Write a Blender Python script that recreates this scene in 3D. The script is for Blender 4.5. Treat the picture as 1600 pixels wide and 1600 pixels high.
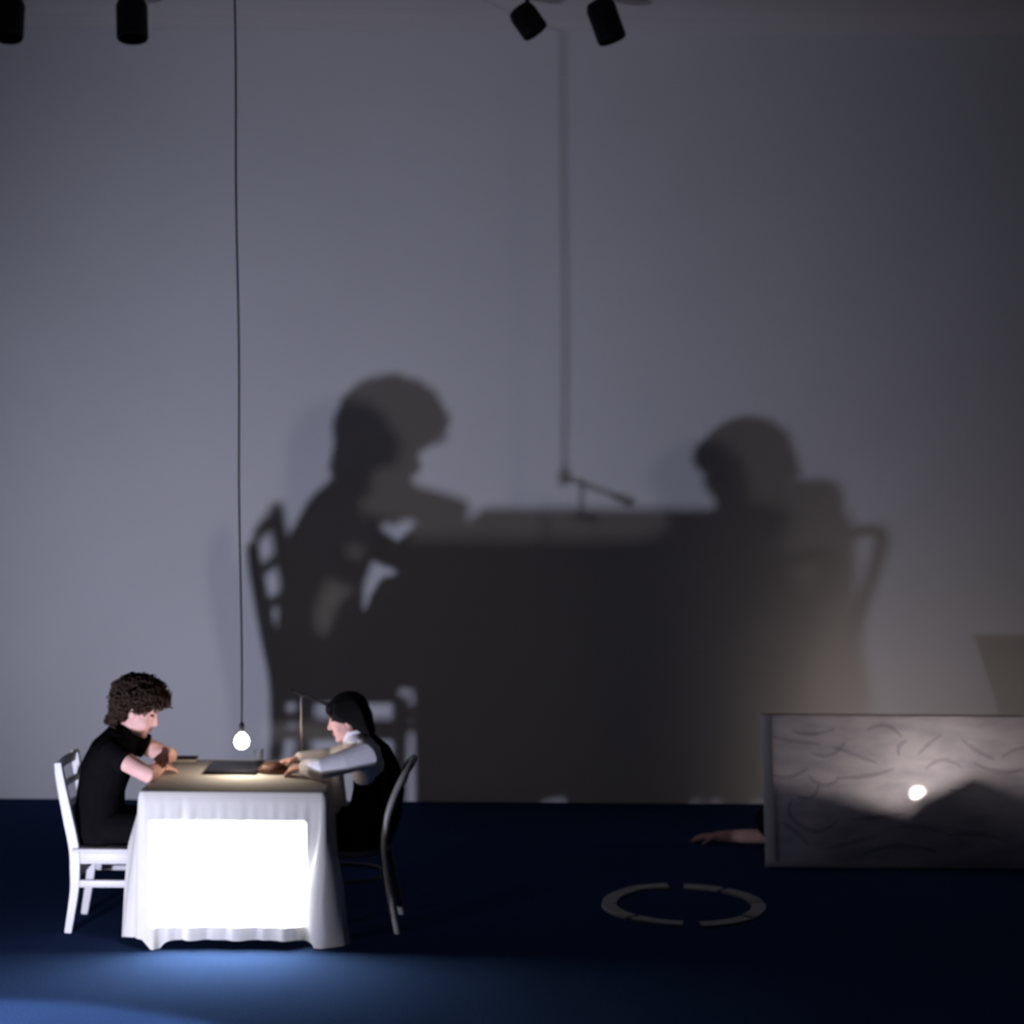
import bpy, bmesh, math, random
from mathutils import Vector, Matrix, Quaternion
random.seed(7)
for o in list(bpy.data.objects): bpy.data.objects.remove(o)
SC = bpy.context.scene
COL = SC.collection
R = math.radians

# ------------------------------------------------------------------ camera
cd = bpy.data.cameras.new('camera'); cam = bpy.data.objects.new('camera', cd); COL.objects.link(cam)
cd.sensor_width = 36; cd.lens = 67.5; cd.clip_end = 100
cam.matrix_world = (Matrix.Translation((0, 0, 2.48)) @ Matrix.Rotation(R(90 - 2.86), 4, 'X') @ Matrix.Rotation(R(0.40), 4, 'Z'))
SC.camera = cam
cd.dof.use_dof = True; cd.dof.focus_distance = 6.0; cd.dof.aperture_fstop = 2.8

# ------------------------------------------------------------------ world, exposure
SC.view_settings.view_transform = 'Standard'; SC.view_settings.look = 'None'
SC.view_settings.gamma = 1; SC.view_settings.exposure = 0; SC.view_settings.use_curve_mapping = False
W = bpy.data.worlds.new('world'); SC.world = W; W.use_nodes = True
W.node_tree.nodes['Background'].inputs[0].default_value = (0.55, 0.6, 1.0, 1)
W.node_tree.nodes['Background'].inputs[1].default_value = 0.0006

# ------------------------------------------------------------------ stage lights (all stand out of frame, in front of the table)
def spot(name, loc, target, power, color, angle, blend, radius):
    l = bpy.data.lights.new(name, 'SPOT'); o = bpy.data.objects.new(name, l); COL.objects.link(o)
    o.location = loc; o.rotation_euler = (Vector(target) - Vector(loc)).to_track_quat('-Z', 'Y').to_euler()
    l.energy = power; l.color = color; l.spot_size = R(angle); l.spot_blend = blend; l.shadow_soft_size = radius
    return o
FLOOD_A = (-2.60, 6.86, 0.06)
FLOOD_B = (-2.36, 6.86, 0.175)
spot('floor_flood_light', FLOOD_A, (-1.10, 12.24, 1.62), 395, (0.70, 0.735, 1.0), 82, 1.0, 0.030)
spot('floor_flood_light', FLOOD_B, (-0.95, 12.24, 1.62), 58, (1.0, 0.90, 0.90), 82, 1.0, 0.045)
spot('ceiling_spot_light', (-2.10, 5.6, 4.75), (-2.18, 6.17, 0.0), 1750, (0.62, 0.74, 1.0), 41, 0.10, 0.05)
# slide projector: a spot whose slide is a plain white rectangle with rounded corners
pj = spot('slide_projector_light', (-1.307, 6.05, 0.352), (-1.307, 9.0, 0.352), 14500, (0.86, 0.93, 1.0), 30, 0.0, 0.006)
pl = pj.data; pl.use_nodes = True; nt = pl.node_tree
em = [n for n in nt.nodes if n.type == 'EMISSION'][0]
tc = nt.nodes.new('ShaderNodeTexCoord'); sx = nt.nodes.new('ShaderNodeSeparateXYZ'); nt.links.new(tc.outputs['Normal'], sx.inputs[0])
def mth(op, a, b=None):
    n = nt.nodes.new('ShaderNodeMath'); n.operation = op
    for i, v in enumerate((a, b)):
        if v is None: continue
        if hasattr(v, 'is_output'): nt.links.new(v, n.inputs[i])
        else: n.inputs[i].default_value = v
    return n.outputs[0]
ax = mth('ABSOLUTE', mth('DIVIDE', sx.outputs[0], sx.outputs[2])); ay = mth('ABSOLUTE', mth('DIVIDE', sx.outputs[1], sx.outputs[2]))
HX, HZ, RC = 0.363 / 2.77, 0.246 / 2.77, 0.012 / 2.77
qx = mth('MAXIMUM', mth('SUBTRACT', ax, HX - RC), 0.0); qy = mth('MAXIMUM', mth('SUBTRACT', ay, HZ - RC), 0.0)
dd = mth('SQRT', mth('ADD', mth('MULTIPLY', qx, qx), mth('MULTIPLY', qy, qy)))
mask = mth('LESS_THAN', dd, RC)
nt.links.new(mask, em.inputs['Strength'])

# ------------------------------------------------------------------ materials
MATS = {}
def mat(name, color, rough=0.6, var=0.08, scale=30.0, bump=0.0, spec=0.3, metal=0.0, coord='Object', stretch=None, color2=None, bscale=None):
    if name in MATS: return MATS[name]
    m = bpy.data.materials.new(name); m.use_nodes = True; n = m.node_tree; b = n.nodes['Principled BSDF']
    b.inputs['Roughness'].default_value = rough; b.inputs['Metallic'].default_value = metal
    b.inputs['Specular IOR Level'].default_value = spec
    t = n.nodes.new('ShaderNodeTexCoord'); mp = n.nodes.new('ShaderNodeMapping'); n.links.new(t.outputs[coord], mp.inputs[0])
    if stretch: mp.inputs['Scale'].default_value = stretch
    nz = n.nodes.new('ShaderNodeTexNoise'); nz.inputs['Scale'].default_value = scale; nz.inputs['Detail'].default_value = 4
    n.links.new(mp.outputs[0], nz.inputs['Vector'])
    r = n.nodes.new('ShaderNodeValToRGB'); r.color_ramp.elements[0].position = 0.3; r.color_ramp.elements[1].position = 0.7
    c = color; d = color2 or tuple(x * (1 - 2 * var) for x in c)
    r.color_ramp.elements[0].color = (*d, 1); r.color_ramp.elements[1].color = (*c, 1)
    n.links.new(nz.outputs['Fac'], r.inputs[0]); n.links.new(r.outputs[0], b.inputs['Base Color'])
    if bump:
        nb = nz
        if bscale:
            nb = n.nodes.new('ShaderNodeTexNoise'); nb.inputs['Scale'].default_value = bscale; n.links.new(mp.outputs[0], nb.inputs['Vector'])
        bp = n.nodes.new('ShaderNodeBump'); bp.inputs['Strength'].default_value = bump; bp.inputs['Distance'].default_value = 0.004
        n.links.new(nb.outputs['Fac'], bp.inputs['Height']); n.links.new(bp.outputs[0], b.inputs['Normal'])
    MATS[name] = m; return m
M_wall = mat('painted_plaster', (0.74, 0.735, 0.74), 0.9, 0.02, 1.3, 0.12, 0.1, bscale=60)
M_ceil = mat('ceiling_board', (0.78, 0.75, 0.72), 0.9, 0.05, 1.0, 0.2, 0.1, stretch=(0.4, 9, 1), bscale=40)
M_carpet = mat('blue_carpet', (0.034, 0.063, 0.150), 1.0, 0.14, 90, 0.6, 0.0, bscale=260)
M_linen = mat('white_linen', (0.56, 0.54, 0.50), 0.95, 0.02, 14, 0.25, 0.05, bscale=420)
M_white = mat('white_paint', (0.48, 0.465, 0.455), 0.45, 0.03, 12, 0.1, 0.4)
M_cream = mat('worn_cream_paint', (0.28, 0.265, 0.25), 0.4, 0.1, 15, 0.1, 0.45)
M_wood = mat('plain_wood', (0.36, 0.22, 0.12), 0.6, 0.2, 6, 0.1, stretch=(1, 9, 9))
M_skin = mat('skin', (0.70, 0.41, 0.35), 0.55, 0.05, 25, 0.0, 0.3)
M_lip = mat('lip', (0.48, 0.17, 0.15), 0.45, 0.05, 40)
M_eye = mat('eye', (0.05, 0.035, 0.03), 0.2, 0.05, 40)
M_black = mat('black_jersey', (0.0065, 0.006, 0.007), 1.0, 0.1, 30, 0.2, 0.0, bscale=300)
M_vest = mat('black_wool', (0.006, 0.006, 0.0068), 1.0, 0.1, 30, 0.2, 0.0, bscale=300)
M_shirt = mat('white_cotton', (0.74, 0.72, 0.76), 0.9, 0.03, 20, 0.2, 0.1, bscale=60)
M_curl = mat('brown_hair', (0.048, 0.028, 0.018), 0.75, 0.25, 60, 0.0, 0.2)
M_hair = mat('black_hair', (0.006, 0.005, 0.005), 0.7, 0.2, 80, 0.3, 0.1, stretch=(1, 1, 0.15), bscale=160)
M_can = mat('black_enamel', (0.006, 0.006, 0.007), 0.6, 0.1, 20, 0.0, 0.2)
M_cable = mat('black_rubber', (0.012, 0.012, 0.014), 0.7, 0.1, 50)
M_chrome = mat('dull_chrome', (0.45, 0.44, 0.43), 0.3, 0.08, 40, 0.0, 0.5, 1.0)
M_board = mat('black_board', (0.012, 0.013, 0.016), 0.38, 0.1, 20, 0.0, 0.45)
M_loaf = mat('dark_crust', (0.095, 0.036, 0.018), 0.5, 0.3, 45, 0.6, 0.4, color2=(0.03, 0.012, 0.008))
M_book = mat('dark_cloth_cover', (0.03, 0.032, 0.034), 0.8, 0.1, 60, 0.2)
M_paper = mat('page_edges', (0.55, 0.52, 0.45), 0.9, 0.1, 200)
M_ring = mat('pale_painted_board', (0.50, 0.48, 0.46), 0.8, 0.10, 18, 0.2)
M_stroke = bpy.data.materials.new('grey_wash'); M_stroke.use_nodes = True
_n = M_stroke.node_tree; _n.nodes.clear(); _o = _n.nodes.new('ShaderNodeOutputMaterial'); _t = _n.nodes.new('ShaderNodeBsdfTransparent'); _t.inputs[0].default_value = (0.88, 0.88, 0.90, 1)
_n.links.new(_t.outputs[0], _o.inputs[0])

def emis(name, color, strength, transp=True):
    m = bpy.data.materials.new(name); m.use_nodes = True; n = m.node_tree; n.nodes.clear()
    o = n.nodes.new('ShaderNodeOutputMaterial'); e = n.nodes.new('ShaderNodeEmission'); e.inputs[0].default_value = (*color, 1); e.inputs[1].default_value = strength
    if transp:
        t = n.nodes.new('ShaderNodeBsdfTransparent'); a = n.nodes.new('ShaderNodeAddShader')
        n.links.new(e.outputs[0], a.inputs[0]); n.links.new(t.outputs[0], a.inputs[1]); n.links.new(a.outputs[0], o.inputs[0])
    else: n.links.new(e.outputs[0], o.inputs[0])
    return m
M_bulb = emis('glowing_bulb', (1.0, 0.84, 0.68), 42)
M_bulb2 = emis('glowing_floor_bulb', (1.0, 0.82, 0.72), 130)
def screen_mat():
    m = bpy.data.materials.new('translucent_paper'); m.use_nodes = True; n = m.node_tree; n.nodes.clear()
    o = n.nodes.new('ShaderNodeOutputMaterial')
    t = n.nodes.new('ShaderNodeTexCoord'); mp = n.nodes.new('ShaderNodeMapping'); mp.inputs['Scale'].default_value = (2.2, 1, 7); n.links.new(t.outputs['Object'], mp.inputs[0])
    nz = n.nodes.new('ShaderNodeTexNoise'); nz.inputs['Scale'].default_value = 2.2; nz.inputs['Detail'].default_value = 5; n.links.new(mp.outputs[0], nz.inputs['Vector'])
    r = n.nodes.new('ShaderNodeValToRGB'); r.color_ramp.elements[0].position = 0.32; r.color_ramp.elements[1].position = 0.6
    r.color_ramp.elements[0].color = (0.52, 0.53, 0.63, 1); r.color_ramp.elements[1].color = (0.73, 0.73, 0.82, 1); n.links.new(nz.outputs['Fac'], r.inputs[0])
    d = n.nodes.new('ShaderNodeBsdfDiffuse'); tl = n.nodes.new('ShaderNodeBsdfTranslucent'); tr = n.nodes.new('ShaderNodeBsdfRefraction'); tr.inputs['IOR'].default_value = 1.25; tr.inputs['Roughness'].default_value = 0.42
    n.links.new(r.outputs[0], d.inputs[0]); n.links.new(r.outputs[0], tl.inputs[0])
    m1 = n.nodes.new('ShaderNodeMixShader'); m1.inputs[0].default_value = 0.72; n.links.new(d.outputs[0], m1.inputs[1]); n.links.new(tl.outputs[0], m1.inputs[2])
    m2 = n.nodes.new('ShaderNodeMixShader'); m2.inputs[0].default_value = 0.10; n.links.new(m1.outputs[0], m2.inputs[1]); n.links.new(tr.outputs[0], m2.inputs[2])
    n.links.new(m2.outputs[0], o.inputs[0]); return m
M_screen = screen_mat()
def glass_mat():
    m = bpy.data.materials.new('clear_glass'); m.use_nodes = True; b = m.node_tree.nodes['Principled BSDF']
    b.inputs['Transmission Weight'].default_value = 1; b.inputs['Roughness'].default_value = 0.05; b.inputs['Base Color'].default_value = (0.95, 0.95, 0.92, 1)
    return m
M_glass = glass_mat()

# ------------------------------------------------------------------ mesh helpers: a shape is (verts, faces), world coordinates
def tube(pts, rad, sides=10, up=(0, 1, 0), caps=True):
    """closed loft along pts; rad = r or (r_up, r_side) for each point"""
    P = [Vector(p) for p in pts]; n = len(P)
    rr = [(r, r) if not isinstance(r, tuple) else r for r in rad]
    V = []; F = []; U = Vector(up)
    rows = []
    T = [(P[min(i + 1, n - 1)] - P[max(i - 1, 0)]).normalized() for i in range(n)]
    seq = [(P[i], T[i], rr[i]) for i in range(n)]
    if caps:
        def cap(i, sgn):
            out = []
            r = min(rr[i])
            for a in (0.9, 0.5):
                out.append((P[i] + sgn * T[i] * r * a, T[i], (rr[i][0] * math.sqrt(1 - a * a), rr[i][1] * math.sqrt(1 - a * a))))
            return out
        seq = cap(0, -1) + seq + cap(n - 1, 1)[::-1]
    prevu = None
    for p, t, (ra, rb) in seq:
        u = (U - t * U.dot(t))
        if prevu is not None and u.length < 0.2: u = prevu - t * prevu.dot(t)
        if u.length < 1e-4: u = Vector((1, 0, 0)) - t * t.x
        u.normalize(); prevu = u; w = t.cross(u)
        rows.append(len(V))
        for k in range(sides):
            a = 2 * math.pi * k / sides
            V.append(p + u * ra * math.cos(a) + w * rb * math.sin(a))
    for a, b in zip(rows, rows[1:]):
        for k in range(sides):
            F.append((a + k, a + (k + 1) % sides, b + (k + 1) % sides, b + k))
    F.append(tuple(range(rows[0] + sides - 1, rows[0] - 1, -1))); F.append(tuple(range(rows[-1], rows[-1] + sides)))
    return V, F
def ellip(c, r, rot=None, seg=16, rings=10):
    V = []; F = []; c = Vector(c)
    rot = rot or Matrix.Identity(3)
    V.append(c + rot @ Vector((0, 0, r[2])))
    for i in range(1, rings):
        th = math.pi * i / rings
        for k in range(seg):
            a = 2 * math.pi * k / seg
            V.append(c + rot @ Vector((r[0] * math.sin(th) * math.cos(a), r[1] * math.sin(th) * math.sin(a), r[2] * math.cos(th))))
    V.append(c + rot @ Vector((0, 0, -r[2])))
    for k in range(seg): F.append((0, 1 + k, 1 + (k + 1) % seg))
    for i in range(rings - 2):
        for k in range(seg):
            a = 1 + i * seg; b = a + seg
            F.append((a + k, b + k, b + (k + 1) % seg, a + (k + 1) % seg))
    L = len(V) - 1; a = 1 + (rings - 2) * seg
    for k in range(seg): F.append((L, a + (k + 1) % seg, a + k))
    return V, F
def box(c, s, rot=None, bev=0.0):
    bm = bmesh.new(); bmesh.ops.create_cube(bm, size=1)
    bmesh.ops.scale(bm, vec=s, verts=bm.verts)
    if bev: bmesh.ops.bevel(bm, geom=bm.edges[:], offset=bev, segments=2, profile=0.5, affect='EDGES')
    c = Vector(c); rot = rot or Matrix.Identity(3)
    bm.verts.index_update()
    V = [c + rot @ v.co for v in bm.verts]; F = [tuple(v.index for v in f.verts) for f in bm.faces]; bm.free()
    return V, F
def lathe(c, prof, seg=24, axis=None):
    """prof: (radius, height) list; closed at both ends"""
    V = []; F = []; c = Vector(c); q = Vector(axis or (0, 0, 1)).to_track_quat('Z', 'Y').to_matrix()
    for r, h in prof:
        for k in range(seg):
            a = 2 * math.pi * k / seg; V.append(c + q @ Vector((r * math.cos(a), r * math.sin(a), h)))
    for i in range(len(prof) - 1):
        for k in range(seg):
            a = i * seg; b = a + seg; F.append((a + k, a + (k + 1) % seg, b + (k + 1) % seg, b + k))
    F.append(tuple(range(seg - 1, -1, -1))); a = (len(prof) - 1) * seg; F.append(tuple(range(a, a + seg)))
    return V, F
def prism(path, w, t, ydir=(0, 1, 0)):
    """flat bar: centre line `path` in a plane, width w[i] in plane across, thickness t along ydir"""
    P = [Vector(p) for p in path]; n = len(P); Y = Vector(ydir).normalized(); V = []; F = []
    for i in range(n):
        T = (P[min(i + 1, n - 1)] - P[max(i - 1, 0)]).normalized(); N = T.cross(Y).normalized(); wi = w[i] if isinstance(w, (list, tuple)) else w
        for a, b in ((-1, -1), (1, -1), (1, 1), (-1, 1)): V.append(P[i] + N * a * wi / 2 + Y * b * t / 2)
    for i in range(n - 1):
        for k in range(4):
            a = 4 * i; F.append((a + k, a + (k + 1) % 4, a + 4 + (k + 1) % 4, a + 4 + k))
    F.append((3, 2, 1, 0)); a = 4 * (n - 1); F.append((a, a + 1, a + 2, a + 3))
    return V, F
def catmull(pts, k=6):
    P = [Vector(p) for p in pts]; out = []
    for i in range(len(P) - 1):
        a, b, c, d = P[max(i - 1, 0)], P[i], P[i + 1], P[min(i + 2, len(P) - 1)]
        for j in range(k):
            t = j / k
            out.append(0.5 * ((2 * b) + (c - a) * t + (2 * a - 5 * b + 4 * c - d) * t * t + (3 * b - a - 3 * c + d) * t ** 3))
    out.append(P[-1]); return out
def join(shapes):
    V = []; F = []
    for v, f in shapes:
        o = len(V); V += v; F += [tuple(i + o for i in q) for q in f]
    return V, F
def root_loc(p):
    while p is not None and p.parent: p = p.parent
    return p.location.copy() if p is not None else Vector((0, 0, 0))
def fix_normals(me):
    bm = bmesh.new(); bm.from_mesh(me); bmesh.ops.recalc_face_normals(bm, faces=bm.faces[:]); bm.to_mesh(me); bm.free()
def mesh(name, shapes, m, parent=None, smooth=True, angle=40):
    if isinstance(shapes, tuple): shapes = [shapes]
    V, F = join(shapes)
    org = root_loc(parent)
    me = bpy.data.meshes.new(name); me.from_pydata([tuple(v - org) for v in V], [], F); fix_normals(me)
    me.materials.append(m)
    if smooth:
        for p in me.polygons: p.use_smooth = True
        me.set_sharp_from_angle(angle=R(angle))
    o = bpy.data.objects.new(name, me); COL.objects.link(o)
    if parent: o.parent = parent
    return o
def solid(name, shapes, m, parent=None, voxel=0.006, it=4, fac=0.5):
    """union of closed shapes, remeshed into one continuous skin"""
    V, F = join(shapes)
    me = bpy.data.meshes.new('tmp'); me.from_pydata([tuple(v) for v in V], [], F); fix_normals(me)
    o = bpy.data.objects.new('tmp', me); COL.objects.link(o)
    a = o.modifiers.new('r', 'REMESH'); a.mode = 'VOXEL'; a.voxel_size = voxel
    s = o.modifiers.new('s', 'SMOOTH'); s.iterations = it; s.factor = fac
    dg = bpy.context.evaluated_depsgraph_get(); dg.update()
    nm = bpy.data.meshes.new_from_object(o.evaluated_get(dg)); bpy.data.objects.remove(o); bpy.data.meshes.remove(me)
    nm.name = name; nm.materials.clear(); nm.materials.append(m)
    if parent: nm.transform(Matrix.Translation(-parent.matrix_world.translation))
    for p in nm.polygons: p.use_smooth = True
    r = bpy.data.objects.new(name, nm); COL.objects.link(r)
    if parent: r.parent = parent
    return r
def thing(name, loc, label, cat, group=None):
    o = bpy.data.objects.new(name, None); COL.objects.link(o); o.location = loc; o.empty_display_size = 0.1
    o.matrix_world = Matrix.Translation(loc)
    o['label'] = label; o['category'] = cat
    if group: o['group'] = group
    return o
def tag(o, label, cat, group=None):
    o['label'] = label; o['category'] = cat
    if group: o['group'] = group
    return o
def structure(o, label): o['kind'] = 'structure'; o['label'] = label; return o

# ------------------------------------------------------------------ room
WALL_Y = 12.24; CEIL = 4.90
structure(mesh('floor', box((0, 5.2, -0.06), (18, 14.4, 0.12)), M_carpet, smooth=False), 'dark blue carpeted stage floor')
structure(mesh('wall_back', box((0, WALL_Y + 0.1, 2.45), (18, 0.2, 5.2)), M_wall, smooth=False), 'tall pale grey plaster wall catching the large shadows')
structure(mesh('ceiling', box((0, 5.2, CEIL + 0.08), (18, 14.4, 0.16)), M_ceil, smooth=False), 'pale boarded ceiling above the wall')

# ------------------------------------------------------------------ table and cloth
TX0, TX1, TY0, TY1, TZ = -1.722, -0.853, 8.82, 9.65, 0.73
tb = thing('table', ((TX0 + TX1) / 2, (TY0 + TY1) / 2, 0), 'square wooden table hidden under the floor-length white cloth', 'table')
mesh('tabletop', box(((TX0 + TX1) / 2, (TY0 + TY1) / 2, TZ - 0.020), (TX1 - TX0 - 0.03, TY1 - TY0 - 0.03, 0.028), bev=0.004), M_wood, tb)
for x in (TX0 + 0.15, TX1 - 0.15):
    for y in (TY0 + 0.16, TY1 - 0.09):
        mesh('leg', prism([(x, y, 0), (x, y, 0.4), (x, y, TZ - 0.034)], [0.04, 0.05, 0.055], 0.05), M_wood, tb)
def cloth():
    rc = 0.025; per = []            # (x, y, nx, ny, nearest corner distance signed, corner id)
    w = TX1 - TX0; d = TY1 - TY0
    cor = [(TX0, TY0), (TX1, TY0), (TX1, TY1), (TX0, TY1)]
    N = 110
    for s in range(4):
        a = Vector(cor[s]); b = Vector(cor[(s + 1) % 4]); t = (b - a).normalized(); nrm = Vector((t.y, -t.x)); L = (b - a).length
        for i in range(N):
            q = rc + (L - 2 * rc) * i / (N - 1); p = a + t * q
            dl = q; dr = L - q
            per.append((p, nrm, s, q, L))
        c = b - t * rc - nrm * rc; nxt = Vector((-nrm.y, nrm.x))
        for i in range(1, 9):
            g = math.pi / 2 * i / 9; n2 = (nrm * math.cos(g) + t * math.sin(g)); per.append((c + n2 * rc, n2, s, L, L))
    G = lambda x, m, s: math.exp(-((x - m) / s) ** 2)
    rows = [(-0.012, 0.0), (-0.006, 0.0025), (-0.001, 0.008), (0.002, 0.018)]
    M = 34
    V = []; F = []; n = len(per)
    for r_in, dz in rows:
        for p, nr, s, q, L in per: V.append(Vector((p.x + nr.x * r_in, p.y + nr.y * r_in, TZ + 0.003 - dz)))
    for j in range(1, M + 1):
        v = j / M
        for p, nr, s, q, L in per:
            dl, dr = q, L - q                       # distances to the corners this side starts and ends at
            off = 0.006 + 0.018 * v
            tz = 0.0
            drop = 0.690
            if s == 0:                              # front: flat, a crease near the left, shallow folds
                off += min(1, v * 6) * (0.0016 * math.sin(q * 83 + 3 * v) + 0.0012 * math.sin(q * 131 + 1)) + v * (0.012 * math.sin(q * 29 + 0.9) + 0.006 * math.sin(q * 57)) * (0.45 + 0.55 * v)
                off += 0.004 - 0.012 * min(1, v * 5) * G(q, 0.205, 0.012) + 0.040 * v * max(0, 1 - q / 0.205)
                off -= 0.055 * v ** 1.2 * G(dr, 0.045, 0.045) + 0.030 * v * G(dl, 0.0, 0.035)
                tz = 0.040 * v * G(dl, 0.0, 0.09) - 0.075 * G(v, 0.72, 0.33) * G(dr, 0.0, 0.10)
                drop += 0.055 * G(dl, 0.06, 0.05) + 0.045 * G(dr, 0.0, 0.06)
            elif s == 3:                            # left: flares over the lap, a fold beside the front corner
                off += v * 0.030 + 0.058 * v ** 0.9 * G(dr, 0.15, 0.10) - 0.045 * v * G(dr, 0.0, 0.05)
                off += v * 0.012 * math.sin(q * 26)
                drop += 0.030 * G(dr, 0.14, 0.08); f_ = min(1, max(0, (dr - 0.10) / 0.12)); drop -= 0.42 * f_ * f_ * (3 - 2 * f_)
            elif s == 1:                            # right: pulled in, a heavy fold that lies on the floor
                off += v * 0.012 * math.sin(q * 24 + 1) + 0.030 * v * G(dl, 0.20, 0.16) + 0.034 * G(v, 0.6, 0.35) * G(dl, 0.06, 0.06) + 0.060 * v ** 3 * G(dl, 0.085, 0.075)
                drop += 0.052 * G(dl, 0.06, 0.09); f_ = min(1, max(0, (dl - 0.34) / 0.2)); drop -= 0.42 * f_ * f_ * (3 - 2 * f_)
            else:
                off += v * 0.014 * math.sin(q * 24); drop = 0.27
            drop = min(drop, 0.727)
            t = Vector((-nr.y, nr.x))
            V.append(Vector((p.x + nr.x * off + t.x * tz, p.y + nr.y * off + t.y * tz, TZ - 0.018 - v * (drop - 0.018) + 0.003)))
    R_ = len(rows) + M
    for j in range(R_ - 1):
        for k in range(n): F.append((j * n + k, j * n + (k + 1) % n, (j + 1) * n + (k + 1) % n, (j + 1) * n + k))
    F.append(tuple(range(n)))
    return V, F
tag(mesh('tablecloth', cloth(), M_linen, angle=60), 'long white linen cloth on the table, a bright rectangle projected on its front', 'tablecloth')

# ------------------------------------------------------------------ white ladder-back chair
ch = thing('ladder_back_chair', (-1.88, 9.245, 0), 'white painted ladder-back chair under the curly-haired person', 'chair')
NY, FY = 9.07, 9.42
post = catmull([(-2.152, 0, 0.818), (-2.142, 0, 0.744), (-2.112, 0, 0.587), (-2.078, 0, 0.417), (-2.072, 0, 0.302), (-2.077, 0, 0.19), (-2.107, 0, 0.0)], 5)
pw = [0.030 + 0.016 * min(1, i / 12) - 0.014 * max(0, (i - 20) / 10) for i in range(len(post))]
for y in (NY, FY):
    mesh('rear_post', prism([(p.x, y, p.z) for p in post], pw, 0.034), M_white, ch, angle=50)
    mesh('front_leg', prism([(-1.70, y, 0), (-1.70, y, 0.2), (-1.70, y, 0.355)], [0.028, 0.034, 0.038], 0.036), M_white, ch)
    mesh('side_stretcher', box((-1.887, y, 0.237), (0.36, 0.022, 0.036), bev=0.004), M_white, ch)
    mesh('side_apron', box((-1.887, y, 0.362), (0.36, 0.024, 0.058), bev=0.003), M_white, ch)
mesh('seat', box((-1.875, 9.245, 0.400), (0.42, 0.41, 0.020), bev=0.007), M_white, ch)
for x, z in ((-1.70, 0.30), (-2.072, 0.27)): mesh('cross_stretcher', box((x, 9.245, z), (0.022, 0.33, 0.034), bev=0.004), M_white, ch)
def backx(z):
    for a, b in zip(post, post[1:]):
        if a.z >= z >= b.z: return a.x + (b.x - a.x) * (a.z - z) / (a.z - b.z)
    return post[0].x
for z, h in ((0.792, 0.044), (0.690, 0.030), (0.592, 0.030), (0.495, 0.030)):
    pts = [(backx(z) - 0.018 * math.sin(math.pi * i / 8), NY + 0.012 + (FY - NY - 0.024) * i / 8, z) for i in range(9)]
    mesh('slat', prism(pts, 0.014, h, (0.1, 0, 1)), M_white, ch)

# ------------------------------------------------------------------ bentwood chair
bc = thing('bentwood_chair', (-0.79, 9.27, 0), 'round-backed bentwood chair under the person in the black waistcoat', 'chair')
CY, SXC = 9.27, -0.80
half = [(-0.535, CY - 0.18, 0.0), (-0.568, CY - 0.175, 0.16), (-0.605, CY - 0.165, 0.38), (-0.590, CY - 0.17, 0.54), (-0.560, CY - 0.172, 0.645), (-0.515, CY - 0.150, 0.745), (-0.478, CY - 0.085, 0.798)]
full = half + [(-0.468, CY, 0.812)] + [(x, 2 * CY - y, z) for x, y, z in reversed(half)]
path = catmull(full, 5)
mesh('back_hoop', tube(path, [0.0165] * len(path), 10, up=(1, 0, 0.3)), M_cream, bc)
inner = [(-0.600, CY - 0.09, 0.40), (-0.582, CY - 0.10, 0.54), (-0.548, CY - 0.095, 0.65), (-0.512, CY - 0.05, 0.715)]
inner = catmull(inner + [(-0.505, CY, 0.727)] + [(x, 2 * CY - y, z) for x, y, z in reversed(inner)], 4)
mesh('inner_hoop', tube(inner, [0.012] * len(inner), 8, up=(1, 0, 0.3)), M_cream, bc)
def ring(c, r, tr, seg=36, sides=8):
    V = []; F = []
    for i in range(seg):
        a = 2 * math.pi * i / seg
        for k in range(sides):
            b = 2 * math.pi * k / sides; V.append(Vector((c[0] + (r + tr * math.cos(b)) * math.cos(a), c[1] + (r + tr * math.cos(b)) * math.sin(a), c[2] + tr * math.sin(b))))
    for i in range(seg):
        for k in range(sides):
            F.append((i * sides + k, ((i + 1) % seg) * sides + k, ((i + 1) % seg) * sides + (k + 1) % sides, i * sides + (k + 1) % sides))
    return V, F
mesh('seat_rim', ring((SXC, CY, 0.378), 0.197, 0.019), M_cream, bc)
mesh('seat', lathe((SXC, CY, 0.374), [(0.05, 0), (0.192, 0.004), (0.192, 0.016), (0.10, 0.012), (0.02, 0.010)], 32), M_cream, bc)
mesh('stretcher_ring', ring((SXC + 0.01, CY, 0.245), 0.185, 0.011), M_cream, bc)
for y in (CY - 0.14, CY + 0.14):
    mesh('front_leg', tube([(-0.945, y, 0.37), (-0.955, y, 0.2), (-0.975, y * 1.0, 0.012)], [0.018, 0.016, 0.012]), M_cream, bc)

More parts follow.
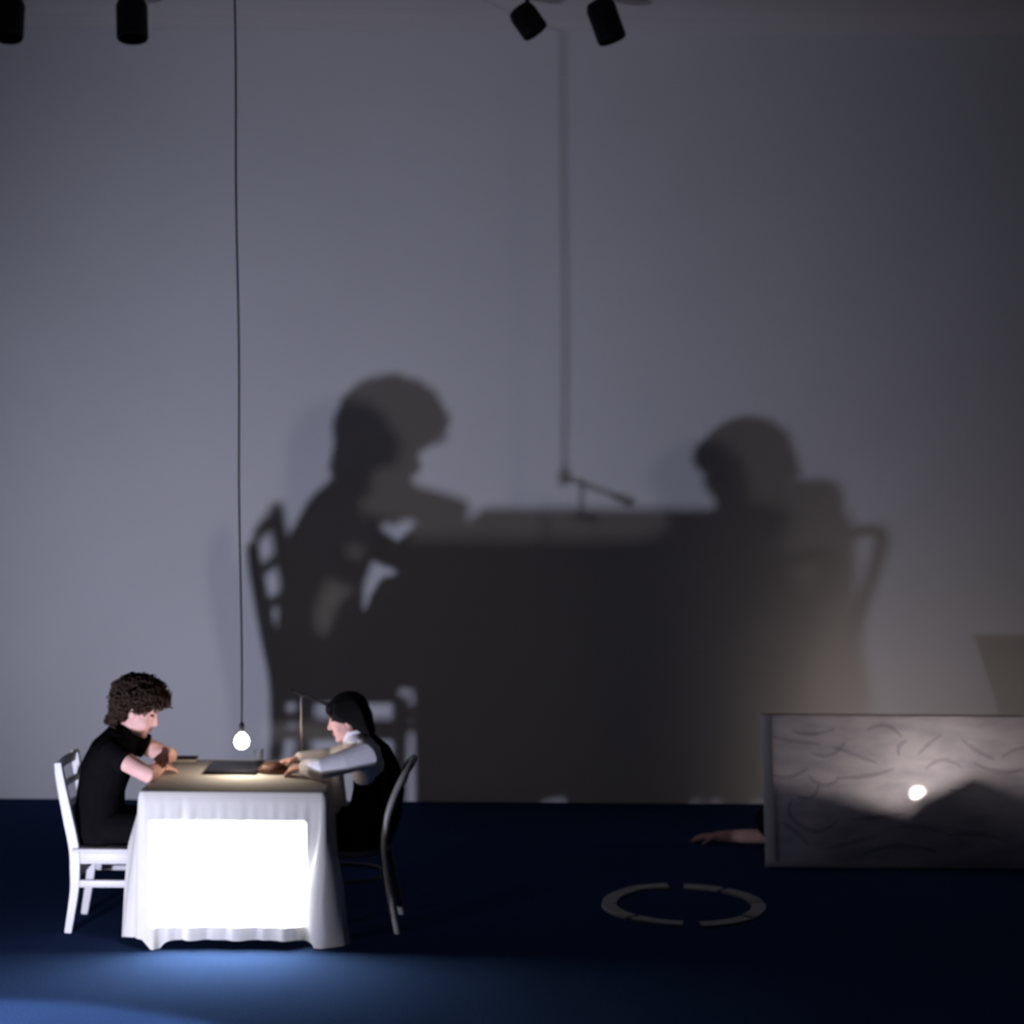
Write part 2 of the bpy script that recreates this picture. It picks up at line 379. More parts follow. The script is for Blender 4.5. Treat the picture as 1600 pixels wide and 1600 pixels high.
# ------------------------------------------------------------------ people
def frame(fwd, pitch):
    """head rotation: local x = face direction turned by yaw sign fwd (+1 right, -1 left), pitched down"""
    q = Matrix.Rotation(R(pitch), 3, 'Y')
    return (Matrix.Rotation(math.pi, 3, 'Z') if fwd < 0 else Matrix.Identity(3)) @ q
def head_shapes(c, rot, k):
    c = Vector(c); L = lambda p: c + rot @ (Vector(p) * k)
    E = lambda p, r: ellip(L(p), [x * k for x in r], rot)
    S = [E((-.012, 0, .032), (.096, .076, .092)), E((.022, 0, -.03), (.068, .060, .088)), E((.050, 0, -.088), (.034, .034, .032)), E((.070, 0, -.104), (.016, .018, .015)),
         E((.066, 0, .030), (.026, .045, .014)), E((.078, 0, -.068), (.013, .022, .016)),
         E((.048, .034, -.040), (.030, .024, .030)), E((.048, -.034, -.040), (.030, .024, .030)),
         tube([L((.084, 0, .012)), L((.094, 0, -.010)), L((.104, 0, -.034))], [.008 * k, .009 * k, .012 * k], 8, up=rot @ Vector((0, 1, 0))),
         E((.094, .010, -.040), (.010, .008, .007)), E((.094, -.010, -.040), (.010, .008, .007))]
    for s in (1, -1): S.append(E((-.008, .077 * s, -.012), (.020, .009, .031)))
    return S
def face_parts(c, rot, k, parent):
    c = Vector(c); L = lambda p: c + rot @ (Vector(p) * k)
    for s in (1, -1):
        mesh('eye', ellip(L((.0765, .030 * s, .006)), (.010 * k, .013 * k, .0055 * k), rot, 10, 6), M_eye, parent)
        mesh('eyebrow', tube([L((.090, .016 * s, .026)), L((.087, .032 * s, .031)), L((.076, .046 * s, .027))], [.003, .0035, .002], 6), M_hair, parent)
    mesh('lips', [ellip(L((.089, 0, -.063)), (.007 * k, .021 * k, .0055 * k), rot, 12, 6), ellip(L((.087, 0, -.073)), (.008 * k, .018 * k, .006 * k), rot, 12, 6)], M_lip, parent)
def hand_shapes(w, d, n, side, curl=22, k=1.0):
    w = Vector(w); d = Vector(d).normalized(); n = Vector(n); n = (n - d * n.dot(d)).normalized(); s = Vector(side); s = (s - d * s.dot(d) - n * s.dot(n)).normalized()
    S = [tube([w, w + d * .03 * k, w + d * .06 * k, w + d * .085 * k], [(.017 * k, .024 * k), (.015 * k, .036 * k), (.014 * k, .040 * k), (.011 * k, .038 * k)], 12, up=n)]
    for i, Ln in enumerate((.072, .080, .075, .060)):
        p = w + d * .082 * k + s * (.029 - .0195 * i) * k; a = curl * .35; pts = [p - d * .015 * k, p]
        for f in (.44, .31, .25):
            a += curl; dr = d * math.cos(R(a)) + n * math.sin(R(a)); p = p + dr * Ln * f * k; pts.append(p)
        S.append(tube(pts, [.0088 * k, .0092 * k, .0088 * k, .0082 * k, .0070 * k], 8, up=s))
    p = w + d * .022 * k + s * .024 * k; pts = [p]
    for f, a, b in ((.038, 40, 12), (.030, 26, 25), (.024, 14, 35)):
        dr = (d * math.cos(R(a)) + s * math.sin(R(a))) * math.cos(R(b)) + n * math.sin(R(b)); p = p + dr * f * k; pts.append(p)
    S.append(tube(pts, [.013 * k, .0115 * k, .0100 * k, .0085 * k], 8, up=n))
    return S
V3 = lambda *a: Vector(a)

# --- person with curly hair, left of the table, leaning on folded arms
p1 = thing('person', (-1.98, 9.245, 0.41), 'person with curly brown hair and black short-sleeved dress leaning on folded arms', 'person')
Y1 = 9.245; HC1 = (-1.803, Y1 - 0.005, 1.046); HR1 = frame(1, 22)
sk = head_shapes(HC1, HR1, 1.0)
sk += [tube([(-1.90, Y1, .90), (-1.872, Y1, .945), (-1.838, Y1, .995), (-1.822, Y1, 1.03)], [.062, .052, .048, .050], 14)]
torso1 = [((-1.985, Y1, .465), (.165, .118)), ((-1.992, Y1, .56), (.142, .108)), ((-1.985, Y1, .66), (.135, .104)), ((-1.960, Y1, .76), (.150, .112)), ((-1.925, Y1, .85), (.165, .098)), ((-1.895, Y1, .905), (.135, .072))]
sk += [tube([p for p, r in torso1], [r for p, r in torso1], 20)]
ARMS1 = []
for s, sh, el, wr, hd, nrm, sd in (
        (-1, V3(-1.902, Y1 - .150, .858), V3(-1.712, 9.000, .776), V3(-1.695, 9.205, .765), V3(.12, .95, -.03), V3(0, 0, -1), V3(1, .1, .0)),
        (1, V3(-1.885, Y1 + .150, .880), V3(-1.690, 9.455, .780), V3(-1.668, 9.255, .838), V3(-.05, -1, -.04), V3(.35, 0, -1), V3(-1, 0, -.2))):
    mid = sh.lerp(el, .5)
    sk.append(tube([sh, sh.lerp(el, .3), mid, sh.lerp(el, .8), el, el.lerp(wr, .3), el.lerp(wr, .65), wr], [.052, .049, .045, .042, .040, .042, .035, .026], 14, up=(0, 0, 1)))
    sk += hand_shapes(wr, hd, nrm, sd, 20, 0.98); ARMS1.append((sh, el))
for s in (-1, 1):
    hip = V3(-1.97, Y1 + .085 * s, .475); kn = V3(-1.575, Y1 + .085 * s, .475); an = V3(-1.60, Y1 + .09 * s, .085)
    sk.append(tube([hip, hip.lerp(kn, .5), kn, kn.lerp(an, .3), kn.lerp(an, .7), an], [.078, .070, .055, .052, .040, .034], 14, up=(0, 1, 0)))
    sk.append(tube([(-1.625, Y1 + .09 * s, .050), (-1.56, Y1 + .09 * s, .045), (-1.47, Y1 + .095 * s, .030)], [(.034, .036), (.036, .034), (.034, .020)], 10))
solid('body', sk, M_skin, p1, 0.0050, 3)
face_parts(HC1, HR1, 1.0, p1)
for s in (-1, 1):
    solid('shoe', [tube([(-1.635, Y1 + .09 * s, .048), (-1.56, Y1 + .09 * s, .043), (-1.455, Y1 + .095 * s, .034)], [(.042, .042), (.044, .038), (.040, .028)], 12)], M_can, p1, 0.006, 3)
ds = [tube([p for p, r in torso1], [(r[0] + .010, r[1] + .010) for p, r in torso1], 24)]
for sh, el in ARMS1:
    s = 1 if sh.y > Y1 else -1
    ds.append(tube([(-1.91, Y1 + .05 * s, .895), tuple(sh), tuple(sh.lerp(el, .22)), tuple(sh.lerp(el, .44))], [.075, .066, .064, .063], 16, up=(0, 0, 1), caps=False))
for s in (-1, 1):
    hip = V3(-1.985, Y1 + .075 * s, .482); kn = V3(-1.60, Y1 + .080 * s, .482)
    ds.append(tube([hip, hip.lerp(kn, .5), kn], [(.095, .088), (.090, .080), (.080, .070)], 16))
solid('dress', ds, M_black, p1, 0.0065, 5)
def curls(hc, rot, k, parent, n=1150):
    S = []; hc = Vector(hc)
    core = []
    cc = Vector((-.010, 0, .044))
    S.append(ellip(hc + rot @ Vector((-.018, 0, .052)), (.104, .088, .088), rot, 20, 14))
    S.append(ellip(hc + rot @ Vector((-.070, 0, -.03)), (.040, .062, .070), rot, 16, 10))
    rnd = random.Random(4); tries = 0
    while n > 0 and tries < 20000:
        tries += 1
        v = Vector((rnd.gauss(0, 1), rnd.gauss(0, 1), rnd.gauss(0, 1))).normalized()
        f = rnd.uniform(.88, 1.10)
        p = Vector((v.x * .128, v.y * .113, v.z * .108)) * f + Vector((-.010, 0, .046))
        if p.x > -.035 and p.z < .012 + .25 * max(0, p.x - .02): continue
        if p.x > .050 and p.z < .062: continue
        if p.x <= -.035 and p.z < -.045:
            p.z -= rnd.uniform(0, .05)
        if p.z < -.09: continue
        n -= 1
        r = rnd.uniform(.010, .021); a = Vector((rnd.gauss(0, 1), rnd.gauss(0, 1), rnd.gauss(0, 1))).normalized()
        b = (v.cross(a)).normalized(); turns = rnd.uniform(.7, 1.25); m = 9
        base = p - v * r * .6
        pts = [hc + rot @ (base + v * r * (1 - math.cos(2 * math.pi * turns * i / m)) * .9 + b * r * math.sin(2 * math.pi * turns * i / m) + v.cross(b) * r * 1.3 * (i / m - .5)) for i in range(m + 1)]
        t = rnd.uniform(.0018, .0038)
        S.append(tube(pts, [t] * (m + 1), 5, up=rot @ v, caps=False))
    for _ in range(420):                                   # nape and temple curls
        if rnd.random() < .6:
            a = rnd.uniform(R(95), R(265)); z = rnd.uniform(-.105, .02); p = Vector((-.055 + .062 * math.cos(a), .080 * math.sin(a), z)); v = Vector((math.cos(a), math.sin(a), -.2)).normalized()
        else:
            sg = rnd.choice((-1, 1)); x = rnd.uniform(-.03, .085); p = Vector((x, sg * (.094 - 4.5 * max(0, x) ** 2), rnd.uniform(.024 + .35 * max(0, x), .065 + .2 * max(0, x)))); v = Vector((.2, sg, -.1)).normalized()
        r = rnd.uniform(.009, .017); b = v.cross(Vector((rnd.gauss(0, 1), rnd.gauss(0, 1), rnd.gauss(0, 1)))).normalized(); m = 8; base = p - v * r * .5; turns = rnd.uniform(.7, 1.2)
        pts = [hc + rot @ (base + v * r * (1 - math.cos(2 * math.pi * turns * i / m)) * .8 + b * r * math.sin(2 * math.pi * turns * i / m) + v.cross(b) * r * 1.3 * (i / m - .5)) for i in range(m + 1)]
        S.append(tube(pts, [rnd.uniform(.0018, .0035)] * (m + 1), 5, up=rot @ v, caps=False))
    mesh('hair', S, M_curl, parent, angle=80)
curls(HC1, HR1, 1.0, p1)

# --- person with dark bobbed hair, right of the table, working with both hands
p2 = thing('person', (-0.70, 9.28, 0.40), 'person with dark bobbed hair, white shirt and black waistcoat bending over the table', 'person')
Y2 = 9.28; HC2 = (-0.792, Y2 - 0.01, 1.010); HR2 = frame(-1, 12); K2 = 0.93
sk = head_shapes(HC2, HR2, K2)
sk += [tube([(-.735, Y2, .86), (-.752, Y2, .905), (-.770, Y2, .950), (-.775, Y2, .99)], [.060, .050, .046, .048], 14)]
torso2 = [((-.695, Y2, .455), (.160, .115)), ((-.655, Y2, .56), (.140, .112)), ((-.640, Y2, .66), (.140, .108)), ((-.662, Y2, .755), (.150, .104)), ((-.705, Y2, .835), (.155, .090)), ((-.740, Y2, .882), (.125, .068))]
sk += [tube([p for p, r in torso2], [r for p, r in torso2], 20)]
ARMS2 = []
for s, sh, el, wr, hd, nrm, sd in (
        (-1, V3(-.690, Y2 - .150, .852), V3(-.900, 9.060, .796), V3(-.985, 9.160, .787), V3(-.90, .42, -.16), V3(.1, .2, -1), V3(.6, 1, .2)),
        (1, V3(-.690, Y2 + .150, .852), V3(-.880, 9.500, .782), V3(-1.050, 9.435, .778), V3(-.95, -.30, -.14), V3(.1, -.2, -1), V3(-.3, -1, .2))):
    sk.append(tube([sh, sh.lerp(el, .5), el, el.lerp(wr, .3), el.lerp(wr, .65), wr], [.050, .044, .040, .041, .033, .025], 14, up=(0, 0, 1)))
    sk += hand_shapes(wr, hd, nrm, sd, 24, 0.95); ARMS2.append((sh, el, wr))
for s in (-1, 1):
    hip = V3(-.70, Y2 + .085 * s, .465); kn = V3(-1.075, Y2 + .085 * s, .475); an = V3(-1.04, Y2 + .09 * s, .085)
    sk.append(tube([hip, hip.lerp(kn, .5), kn, kn.lerp(an, .3), kn.lerp(an, .7), an], [.078, .070, .055, .052, .040, .034], 14))
    sk.append(tube([(-1.02, Y2 + .09 * s, .050), (-1.08, Y2 + .09 * s, .045), (-1.17, Y2 + .095 * s, .030)], [(.034, .036), (.036, .034), (.034, .020)], 10))
solid('body', sk, M_skin, p2, 0.0050, 3)
face_parts(HC2, HR2, K2, p2)
for s in (-1, 1):
    solid('shoe', [tube([(-1.01, Y2 + .09 * s, .048), (-1.085, Y2 + .09 * s, .043), (-1.185, Y2 + .095 * s, .034)], [(.042, .042), (.044, .038), (.040, .028)], 12)], M_can, p2, 0.006, 3)
st = [tube([p for p, r in torso2[2:]], [(r[0] + .007, r[1] + .007) for p, r in torso2[2:]], 24)]
for sh, el, wr in ARMS2:
    s = 1 if sh.y > Y2 else -1
    st.append(tube([(-.715, Y2 + .06 * s, .868), tuple(sh), tuple(sh.lerp(el, .5)), tuple(el), tuple(el.lerp(wr, .3)), tuple(el.lerp(wr, .65)), tuple(el.lerp(wr, .93))], [.068, .066, .058, .052 if s < 0 else .044, .052 if s < 0 else .042, .046 if s < 0 else .038, .040 if s < 0 else .034], 16, up=(0, 0, 1)))
    st.append(tube([tuple(el.lerp(wr, .84)), tuple(el.lerp(wr, .98))], [.040 if s < 0 else .035] * 2, 14, up=(0, 0, 1), caps=False))
shirt = solid('shirt', st, M_shirt, p2, 0.0060, 4)
vs = [tube([(p[0] + (0, 0, 0, .010, .030, .036)[i], p[1], p[2]) for i, (p, r) in enumerate(torso2)], [(r[0] + (.016, .016, .016, .004, -.040, -.040)[i], r[1] + (.017, .017, .017, .012, .004, 0)[i]) for i, (p, r) in enumerate(torso2)], 24)]
solid('waistcoat', vs, M_vest, p2, 0.0065, 3)
tr = []
for s in (-1, 1):
    hip = V3(-.70, Y2 + .082 * s, .470); kn = V3(-1.075, Y2 + .085 * s, .477); an = V3(-1.045, Y2 + .09 * s, .10)
    tr.append(tube([hip, hip.lerp(kn, .5), kn, kn.lerp(an, .3), kn.lerp(an, .7), an], [(.092, .088), .082, .066, .064, .056, .050], 16))
solid('trousers', tr, M_vest, p2, 0.007, 4)
col = []
for s in (-1, 1):
    pts = []
    for i in range(9):
        a = R(-8 + 150 * i / 8) * s
        pts.append((-.760 - .066 * math.cos(a) + .01, Y2 + .064 * math.sin(a), .890 + .040 * (i / 8) + .01))
    col.append(prism(pts, [.012] * 9, .060, (-.25, 0, 1)))
mesh('collar', col, M_shirt, shirt)
def bob(hc, rot, k, parent):
    hc = Vector(hc); S = []
    L = lambda p: hc + rot @ (Vector(p) * k)
    S.append(ellip(L((-.016, 0, .045)), [x * k for x in (.108, .090, .095)], rot, 24, 16))
    S.append(ellip(L((-.066, 0, -.015)), [x * k for x in (.066, .084, .095)], rot, 24, 16))
    S.append(ellip(L((-.085, 0, -.075)), [x * k for x in (.046, .066, .070)], rot, 20, 12))
    S.append(ellip(L((.060, 0, .062)), [x * k for x in (.046, .062, .042)], rot, 20, 12))
    for i in range(23):                                   # fringe strands
        y = -.066 + .132 * i / 22; xx = .098 - 5.5 * y * y
        S.append(tube([L((xx - .045, y * .8, .105)), L((xx - .008, y * .95, .080)), L((xx + .004, y, .050 + .006 * math.sin(i * 2.3)))], [.009 * k, .009 * k, .005 * k], 6))
    for s in (-1, 1):
        for i in range(14):                               # side strands over the temple and ear
            x0 = .052 - .0105 * i
            S.append(tube([L((x0 * .7, .070 * s, .09)), L((x0, .087 * s, .04)), L((x0 - .012, .090 * s, .030 - .0065 * i)), L((x0 - .022, .084 * s, .012 - .0095 * i))], [.010 * k, .011 * k, .010 * k, .005 * k], 6))
    solid('hair', S, M_hair, parent, 0.0055, 2)
bob(HC2, HR2, K2, p2)

# ------------------------------------------------------------------ hanging bulb
hb = thing('pendant_bulb', (-1.302, 9.24, 0.905), 'bare glowing bulb hanging on a long black cable over the table', 'light bulb')
bx = [(-1.345 + 0.043 * (1 - t) ** 0.8 + 0.003 * math.sin(t * 17), 9.24, 0.985 + (CEIL - 0.985) * t) for t in [i / 40 for i in range(41)]]
mesh('cable', tube(bx, [0.0046] * 41, 8, up=(0, 1, 0)), M_cable, hb)
mesh('socket', lathe((-1.302, 9.24, 0.940), [(0.010, 0), (0.013, 0.004), (0.013, 0.034), (0.008, 0.046), (0.005, 0.052)], 16), M_cable, hb)
mesh('bulb', lathe((-1.302, 9.24, 0.942), [(0.010, 0), (0.014, -0.008), (0.026, -0.018), (0.034, -0.032), (0.037, -0.046), (0.034, -0.062), (0.024, -0.076), (0.010, -0.083), (0.002, -0.084)], 20), M_bulb, hb)
mesh('ceiling_rose', lathe((bx[-1][0], 9.24, CEIL - 0.03), [(0.015, 0), (0.04, 0.008), (0.045, 0.029)], 20), M_cable, hb)

# ------------------------------------------------------------------ things on the table
TT = TZ + 0.0035
tag(mesh('game_board', [box((-1.358, 9.375, TT + 0.008), (0.252, 0.285, 0.016), bev=0.003)], M_board), 'flat square black board lying under the bulb', 'board')
lf = ellip((0, 0, 0), (1, 1, 1), None, 22, 14); LV = []
for v in lf[0]:
    z = max(v.z, -0.35); LV.append(Vector((-1.152 + 0.074 * v.x * (1 - 0.08 * v.x), 9.290 + 0.052 * v.y, TT + 0.018 + 0.040 * z + 0.002 * math.sin(v.x * 9) * (z > 0))))
LV2 = min(v.z for v in LV)
for v in LV: v.z += TT - LV2
tag(mesh('loaf', (LV, lf[1]), M_loaf, angle=70), 'small dark brown domed loaf beside the black board', 'loaf')
gl = mesh('tumbler', lathe((-1.262, 9.565, TT), [(0.019, 0), (0.021, 0.002), (0.025, 0.066), (0.0238, 0.066), (0.0198, 0.006), (0.002, 0.006)], 24), M_glass)
tag(gl, 'small clear glass tumbler behind the brown loaf', 'glass')
nb = thing('notebook', (-1.640, 9.585, TT), 'thin dark notebook at the far left edge of the table', 'notebook')
mesh('cover', [box((-1.640, 9.585, TT + 0.0015), (0.13, 0.09, 0.003)), box((-1.640, 9.585, TT + 0.0195), (0.13, 0.09, 0.003)), box((-1.7035, 9.585, TT + 0.0105), (0.003, 0.09, 0.021))], M_book, nb)
mesh('pages', box((-1.638, 9.585, TT + 0.0105), (0.122, 0.082, 0.015)), M_paper, nb)
ms = thing('microphone_stand', (-1.052, 9.595, TT), 'slim table microphone stand with slanting arm at the back edge of the table', 'microphone')
mesh('base', lathe((-1.040, 9.590, TT), [(0.048, 0), (0.052, 0.004), (0.046, 0.012), (0.016, 0.020), (0.006, 0.026)], 28), M_cable, ms)
mesh('upright', tube([(-1.044, 9.592, TT + 0.02), (-1.052, 9.595, 0.9), (-1.052, 9.595, 1.072)], [0.0062, 0.0058, 0.0058], 8), M_chrome, ms)
bo = mesh('boom', tube([(-1.106, 9.595, 1.096), (-1.052, 9.595, 1.075), (-0.95, 9.595, 1.036)], [0.0060, 0.0060, 0.0060], 8), M_cable, ms)
mesh('clamp', ellip((-1.052, 9.595, 1.074), (0.011, 0.011, 0.011), None, 10, 8), M_cable, ms)
mesh('microphone', tube([(-0.955, 9.595, 1.038), (-0.93, 9.595, 1.028), (-0.905, 9.595, 1.018), (-0.893, 9.595, 1.013)], [0.008, 0.011, 0.0125, 0.0125], 12), M_cable, bo)

# ------------------------------------------------------------------ translucent screen, lamp and lying person
SX0, SX1 = 1.412, 4.10; SB, STP = Vector((0, 10.49, 0.004)), Vector((0, 10.74, 0.812))
sdir = (STP - SB).normalized(); SH = (STP - SB).length; srot = Matrix((Vector((1, 0, 0)), sdir.cross(Vector((1, 0, 0))), sdir)).transposed()
def sp(x, h, off=0.0): return Vector((x, 0, 0)) + SB + sdir * h + srot.col[1] * off
sc = thing('backlit_screen', ((SX0 + SX1) / 2, 10.6, 0), 'low wide translucent paper screen with faint brush strokes, lit from behind', 'screen')
g = []; GV = []; GF = []
nx, nz_ = 54, 18
for j in range(nz_ + 1):
    for i in range(nx + 1):
        x = SX0 + (SX1 - SX0) * i / nx; h = SH * j / nz_
        GV.append(sp(x, h, 0.004 * math.sin(x * 5.1 + h * 3) * math.sin(math.pi * j / nz_)))
for j in range(nz_):
    for i in range(nx): a = j * (nx + 1) + i; GF.append((a, a + 1, a + nx + 2, a + nx + 1))
mesh('paper', (GV, GF), M_screen, sc)
bt = 0.016
for nm, x0, x1, h0, h1 in (('top_batten', SX0, SX1, SH - 0.010, SH + 0.006), ('bottom_batten', SX0, SX1, 0.0, 0.022), ('side_batten', SX0, SX0 + 0.055, 0.022, SH - 0.010), ('side_batten', SX1 - 0.055, SX1, 0.022, SH - 0.010)):
    mesh(nm, box(sp((x0 + x1) / 2, (h0 + h1) / 2, (bt / 2 + 0.007) * (-1 if 'side' in nm else 1)), (x1 - x0, bt, h1 - h0), srot, 0.002), M_white if 'side' in nm else M_wood, sc)
strokes = []
rnd = random.Random(11)
spec = [(1.60, .70, .28, -8), (1.78, .66, .20, 18), (1.55, .53, .22, 8), (1.93, .62, .26, -20), (1.98, .52, .34, 9), (1.75, .50, .18, -6), (1.66, .42, .14, 30), (2.35, .68, .18, 40), (2.42, .55, .20, 4), (2.52, .46, .16, 22), (2.62, .66, .22, -32), (2.72, .56, .26, -10),
        (1.60, .30, .16, -70), (1.72, .24, .2, 12), (2.05, .28, .3, 6), (2.3, .20, .3, -8), (1.9, .14, .3, 14), (2.6, .16, .34, -6), (1.58, .18, .2, -40), (2.20, .66, .10, 60), (2.85, .64, .2, 15), (2.15, .08, .4, 3), (2.9, .5, .2, -18), (1.7, .76, .24, 4), (2.1, .74, .2, -12)]
for cx, h, ln, ang in spec:
    pts = []; bend = rnd.uniform(-.05, .05)
    for i in range(9):
        t = i / 8 - .5; a = R(ang)
        px_ = cx + ln * t * math.cos(a) - bend * (1 - 4 * t * t) * math.sin(a); ph = h + ln * t * math.sin(a) + bend * (1 - 4 * t * t) * math.cos(a)
        pts.append(sp(px_, min(max(ph, .03), SH - .03), -0.0055))
    strokes.append(prism(pts, [.006 + .022 * math.sin(math.pi * (i + .4) / 9) * rnd.uniform(.6, 1) for i in range(9)], 0.0008, srot.col[1]))
so = mesh('brush_strokes', strokes, M_stroke, sc); so['kind'] = 'stuff'; so['label'] = 'faint charcoal strokes drawn on the paper'

lp = thing('floor_lamp_bulb', (2.350, 11.06, 0), 'small bare bulb lamp glowing behind the paper screen', 'lamp')
mesh('base', lathe((2.350, 11.06, 0), [(0.055, 0), (0.058, 0.006), (0.05, 0.016), (0.012, 0.024), (0.010, 0.03)], 24), M_cable, lp)
mesh('stem', tube([(2.350, 11.06, 0.025), (2.350, 11.06, 0.225)], [0.007, 0.007], 8), M_cable, lp)
SV = []; SF = []  # added curved plate, keeps the bulb's light off the wall further left
for i in range(13):
    a = R(122 + 50 * i / 12)
    for r_, z_ in ((0.072, 0.17), (0.072, 0.43), (0.075, 0.43), (0.075, 0.17)): SV.append(Vector((2.350 + r_ * math.cos(a), 11.06 + r_ * math.sin(a), z_)))
for i in range(12):
    for j in range(4): SF.append((4 * i + j, 4 * i + (j + 1) % 4, 4 * i + 4 + (j + 1) % 4, 4 * i + 4 + j))
SF += [(3, 2, 1, 0), (48, 49, 50, 51)]
mesh('added_light_block', (SV, SF), M_can, lp)
mesh('light_block_bracket', tube([(2.350, 11.06, 0.20), (2.290, 11.095, 0.19)], [0.004, 0.004], 6), M_can, lp)  # holds the added light-blocking plate
mesh('socket', lathe((2.350, 11.06, 0.220), [(0.010, 0), (0.015, 0.005), (0.015, 0.035), (0.012, 0.04)], 16), M_cable, lp)
mesh('bulb', lathe((2.350, 11.06, 0.260), [(0.010, 0), (0.014, 0.006), (0.025, 0.018), (0.030, 0.032), (0.027, 0.046), (0.016, 0.057), (0.002, 0.060)], 18), M_bulb2, lp)

p3 = thing('person', (2.0, 10.88, 0.0), 'person in dark clothes lying behind the screen, bare arm stretched along the floor', 'person')
Y3 = 10.90
HC3 = (1.545, Y3 + .07, .150); HR3 = Matrix.Rotation(R(90), 3, 'Z') @ Matrix.Rotation(R(-68), 3, 'X')
sk = head_shapes(HC3, HR3, 0.95)
sh = V3(1.80, Y3 + .08, .085); el = V3(1.46, 11.05, .052); wr = V3(1.21, 11.10, .040)
sk += [tube([(1.88, Y3, .16), (1.78, Y3 + .04, .155), (1.68, Y3 + .06, .155)], [.06, .05, .05], 12)]
torso3 = [((1.84, Y3, .170), (.155, .09)), ((1.95, Y3, .178), (.164, .105)), ((2.08, Y3, .172), (.158, .10)), ((2.20, Y3, .158), (.144, .10)), ((2.31, Y3, .150), (.134, .105)), ((2.37, Y3, .165), (.150, .11)), ((2.43, Y3, .185), (.172, .115)), ((2.48, Y3, .165), (.150, .11)), ((2.56, Y3, .125), (.110, .10))]
torso3 = [(p, r) for p, r in torso3]
sk += [tube([p for p, r in torso3], [r for p, r in torso3], 18, up=(0, 0, 1))]
sk += [tube([sh, sh.lerp(el, .5), el, el.lerp(wr, .35), wr], [.05, .046, .041, .042, .027], 12, up=(0, 0, 1))]
sk += hand_shapes(wr, (-1, .06, -.03), (0, .1, -1), (0, -1, 0), 10, 0.95)
ush = V3(1.86, Y3 - .01, .285); uel = V3(2.00, Y3 - .14, .14); uwr = V3(1.80, Y3 - .17, .05)
sk += [tube([ush, ush.lerp(uel, .5), uel, uel.lerp(uwr, .4), uwr], [.05, .045, .04, .04, .027], 12)]
sk += hand_shapes(uwr, (-1, 0, -.05), (0, .1, -1), (0, -1, 0), 10, 0.95)
LEGS3 = []
for dz, yy in ((0.09, 0.03), (0.170, -0.03)):
    h = V3(2.56, Y3 + yy, dz); k = V3(2.96, Y3 - .10 + yy, dz * .85); a = V3(3.30, Y3 + .10 + yy, dz * .55 + .01)
    sk.append(tube([h, h.lerp(k, .5), k, k.lerp(a, .35), a], [.085, .072, .055, .053, .035], 12)); LEGS3.append((h, k, a))
    sk.append(tube([a, a + V3(.07, -.02, .0), a + V3(.14, -.08, 0)], [.034, .034, .022], 10))
solid('body', sk, M_skin, p3, 0.0065, 3)
face_parts(HC3, HR3, 0.95, p3)
ds = [tube([p for p, r in torso3], [(r[0] + .010, r[1] + .010) for p, r in torso3], 20, up=(0, 0, 1)),
      tube([sh + V3(.05, 0, .03), sh, sh.lerp(el, .6), sh.lerp(el, .85)], [.075, .066, .058, .055], 14, up=(0, 0, 1), caps=False),
      tube([ush + V3(.05, 0, -.03), ush, ush.lerp(uel, .6), uel, uel.lerp(uwr, .7)], [.07, .064, .056, .052, .045], 14)]
for h, k, a in LEGS3: ds.append(tube([h, h.lerp(k, .5), k, k.lerp(a, .5), k.lerp(a, .9)], [.098, .086, .070, .066, .052], 14))
solid('clothes', ds, M_black, p3, 0.008, 4)
hs = [ellip(Vector(HC3) + HR3 @ Vector((-.02, 0, .05)), (.105, .09, .09), HR3), ellip(Vector(HC3) + HR3 @ Vector((-.06, 0, -.01)), (.07, .085, .10), HR3)]
for i in range(16):
    a = i / 15 * 2 - 1
    hs.append(tube([Vector(HC3) + HR3 @ Vector((-.02, .08 * a, .12 - .04 * a * a)), Vector(HC3) + HR3 @ Vector((-.09, .085 * a, .06)), Vector(HC3) + HR3 @ Vector((-.10, .07 * a, -.05))], [.010, .012, .006], 6))
solid('hair', hs, M_hair, p3, 0.007, 2)
# nothing of the person may dip below the carpet
for o in p3.children:
    for v in o.data.vertices:
        if v.co.z < 0.002: v.co.z = 0.002

# ------------------------------------------------------------------ ring of eight curved pieces on the floor
RC_, RO, RI = Vector((0.890, 9.648, 0)), 0.418, 0.345
names = [('just right of the back gap', 64, 86), ('at its right, back half', 9, 52), ('at its right, front half', -36, 2), ('at the front right', -82, -44),
         ('at the front left', -133, -97), ('at its left, front half', -176, -139), ('at its left, back half', 136, 178), ('just left of the back gap', 97, 134)]
segs = [(47 + 8, 85), (8, 50), (-37, 4), (-83, -42), (-134, -96), (-177, -138), (131, 179), (97, 130)]
for (nm, _, _), (a0, a1) in zip(names, segs):
    V = []; F = []; k = 12; dx, dy = random.uniform(-.008, .008), random.uniform(-.008, .008); tl = random.uniform(-.008, .008)
    for i in range(k + 1):
        a = R(a0 + (a1 - a0) * i / k)
        for r, z in ((RI, 0.001), (RO, 0.001), (RO, 0.013), (RI, 0.013)):
            V.append(RC_ + Vector((r * math.cos(a) + dx, r * math.sin(a) + dy, z)))
    for i in range(k):
        for j in range(4): F.append((4 * i + j, 4 * i + (j + 1) % 4, 4 * i + 4 + (j + 1) % 4, 4 * i + 4 + j))
    F.append((3, 2, 1, 0)); F.append((4 * k, 4 * k + 1, 4 * k + 2, 4 * k + 3))
    tag(mesh('curved_board', (V, F), M_ring, angle=30), 'flat pale curved board of the floor ring, ' + nm, 'board', 'curved boards laid in a ring')

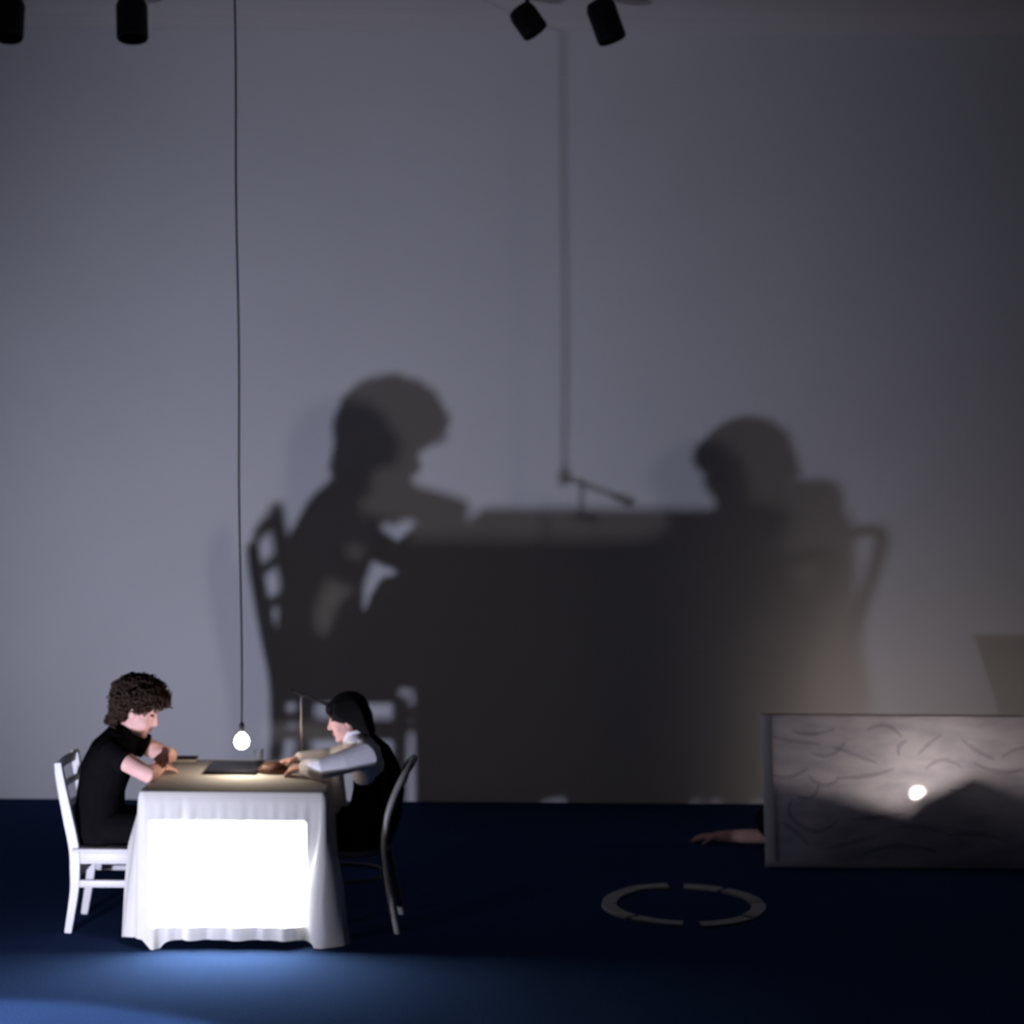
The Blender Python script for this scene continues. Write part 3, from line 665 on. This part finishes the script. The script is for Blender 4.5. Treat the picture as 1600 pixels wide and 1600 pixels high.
# ------------------------------------------------------------------ ceiling track and spotlights
def track(x0, x1, y, label):
    t = thing('ceiling_track', ((x0 + x1) / 2, y, CEIL - 0.03), label, 'track')
    mesh('rail', [box(((x0 + x1) / 2, y, CEIL - 0.015), (x1 - x0, 0.035, 0.030), bev=0.003)], M_can, t)
    for x in (x0, x1): mesh('end_cap', box((x, y, CEIL - 0.016), (0.012, 0.040, 0.034), bev=0.003), M_can, t)
track(-3.10, -2.26, 11.12, 'black ceiling track holding the two left spotlights')
track(-0.02, 0.74, 11.12, 'black ceiling track holding the two tilted spotlights')
def can(x, zc, axis, ln, r, label):
    """can spotlight: centre (x, y, zc), axis pointing where it shines"""
    y = 11.12; ax_ = Vector(axis).normalized(); c = Vector((x, y, zc)); t = thing('spotlight', (x, y, zc), label, 'spotlight', 'black can spotlights on the ceiling')
    cb = mesh('can_body', lathe(c - ax_ * ln / 2, [(r * .5, 0), (r * .86, .008), (r * .95, .03), (r, .04), (r, ln - .01), (r * .96, ln), (r * .90, ln), (r * .88, ln * .55), (r * .3, ln * .5)], 28, ax_), M_can, t)
    side = ax_.cross(Vector((0, 1, 0))).normalized()
    hinge = c - ax_ * ln * .1
    up = Vector((x - 0.0, y, CEIL - 0.03))
    yk = catmull([hinge + V3(0, -r - .008, 0), hinge.lerp(up, .55) + V3(0, -r * .8, 0), hinge.lerp(up, .86), hinge.lerp(up, .55) + V3(0, r * .8, 0), hinge + V3(0, r + .008, 0)], 5)
    mesh('yoke', tube(yk, [.007] * len(yk), 8, up=(1, 0, 0)), M_can, t)
    mesh('stem', tube([hinge.lerp(up, .8), up + V3(0, 0, .005)], [.014, .014], 10), M_can, t)
    mesh('lens', lathe(c + ax_ * ln * .12, [(r * .2, 0), (r * .86, .002), (r * .86, .008), (r * .2, .010)], 24, ax_), M_glass, cb)
can(-2.905, 4.735, (0.02, -.30, -1), 0.24, 0.092, 'leftmost black can spotlight on the ceiling track')
can(-2.195, 4.735, (0.07, -.25, -1), 0.24, 0.090, 'second black can spotlight from the left on the ceiling')
can(0.068, 4.745, (0.58, -.10, -.82), 0.175, 0.080, 'strongly tilted short black can spotlight near the ceiling middle')
can(0.515, 4.745, (0.34, -.10, -.94), 0.24, 0.085, 'slightly tilted black can spotlight, rightmost on the ceiling')
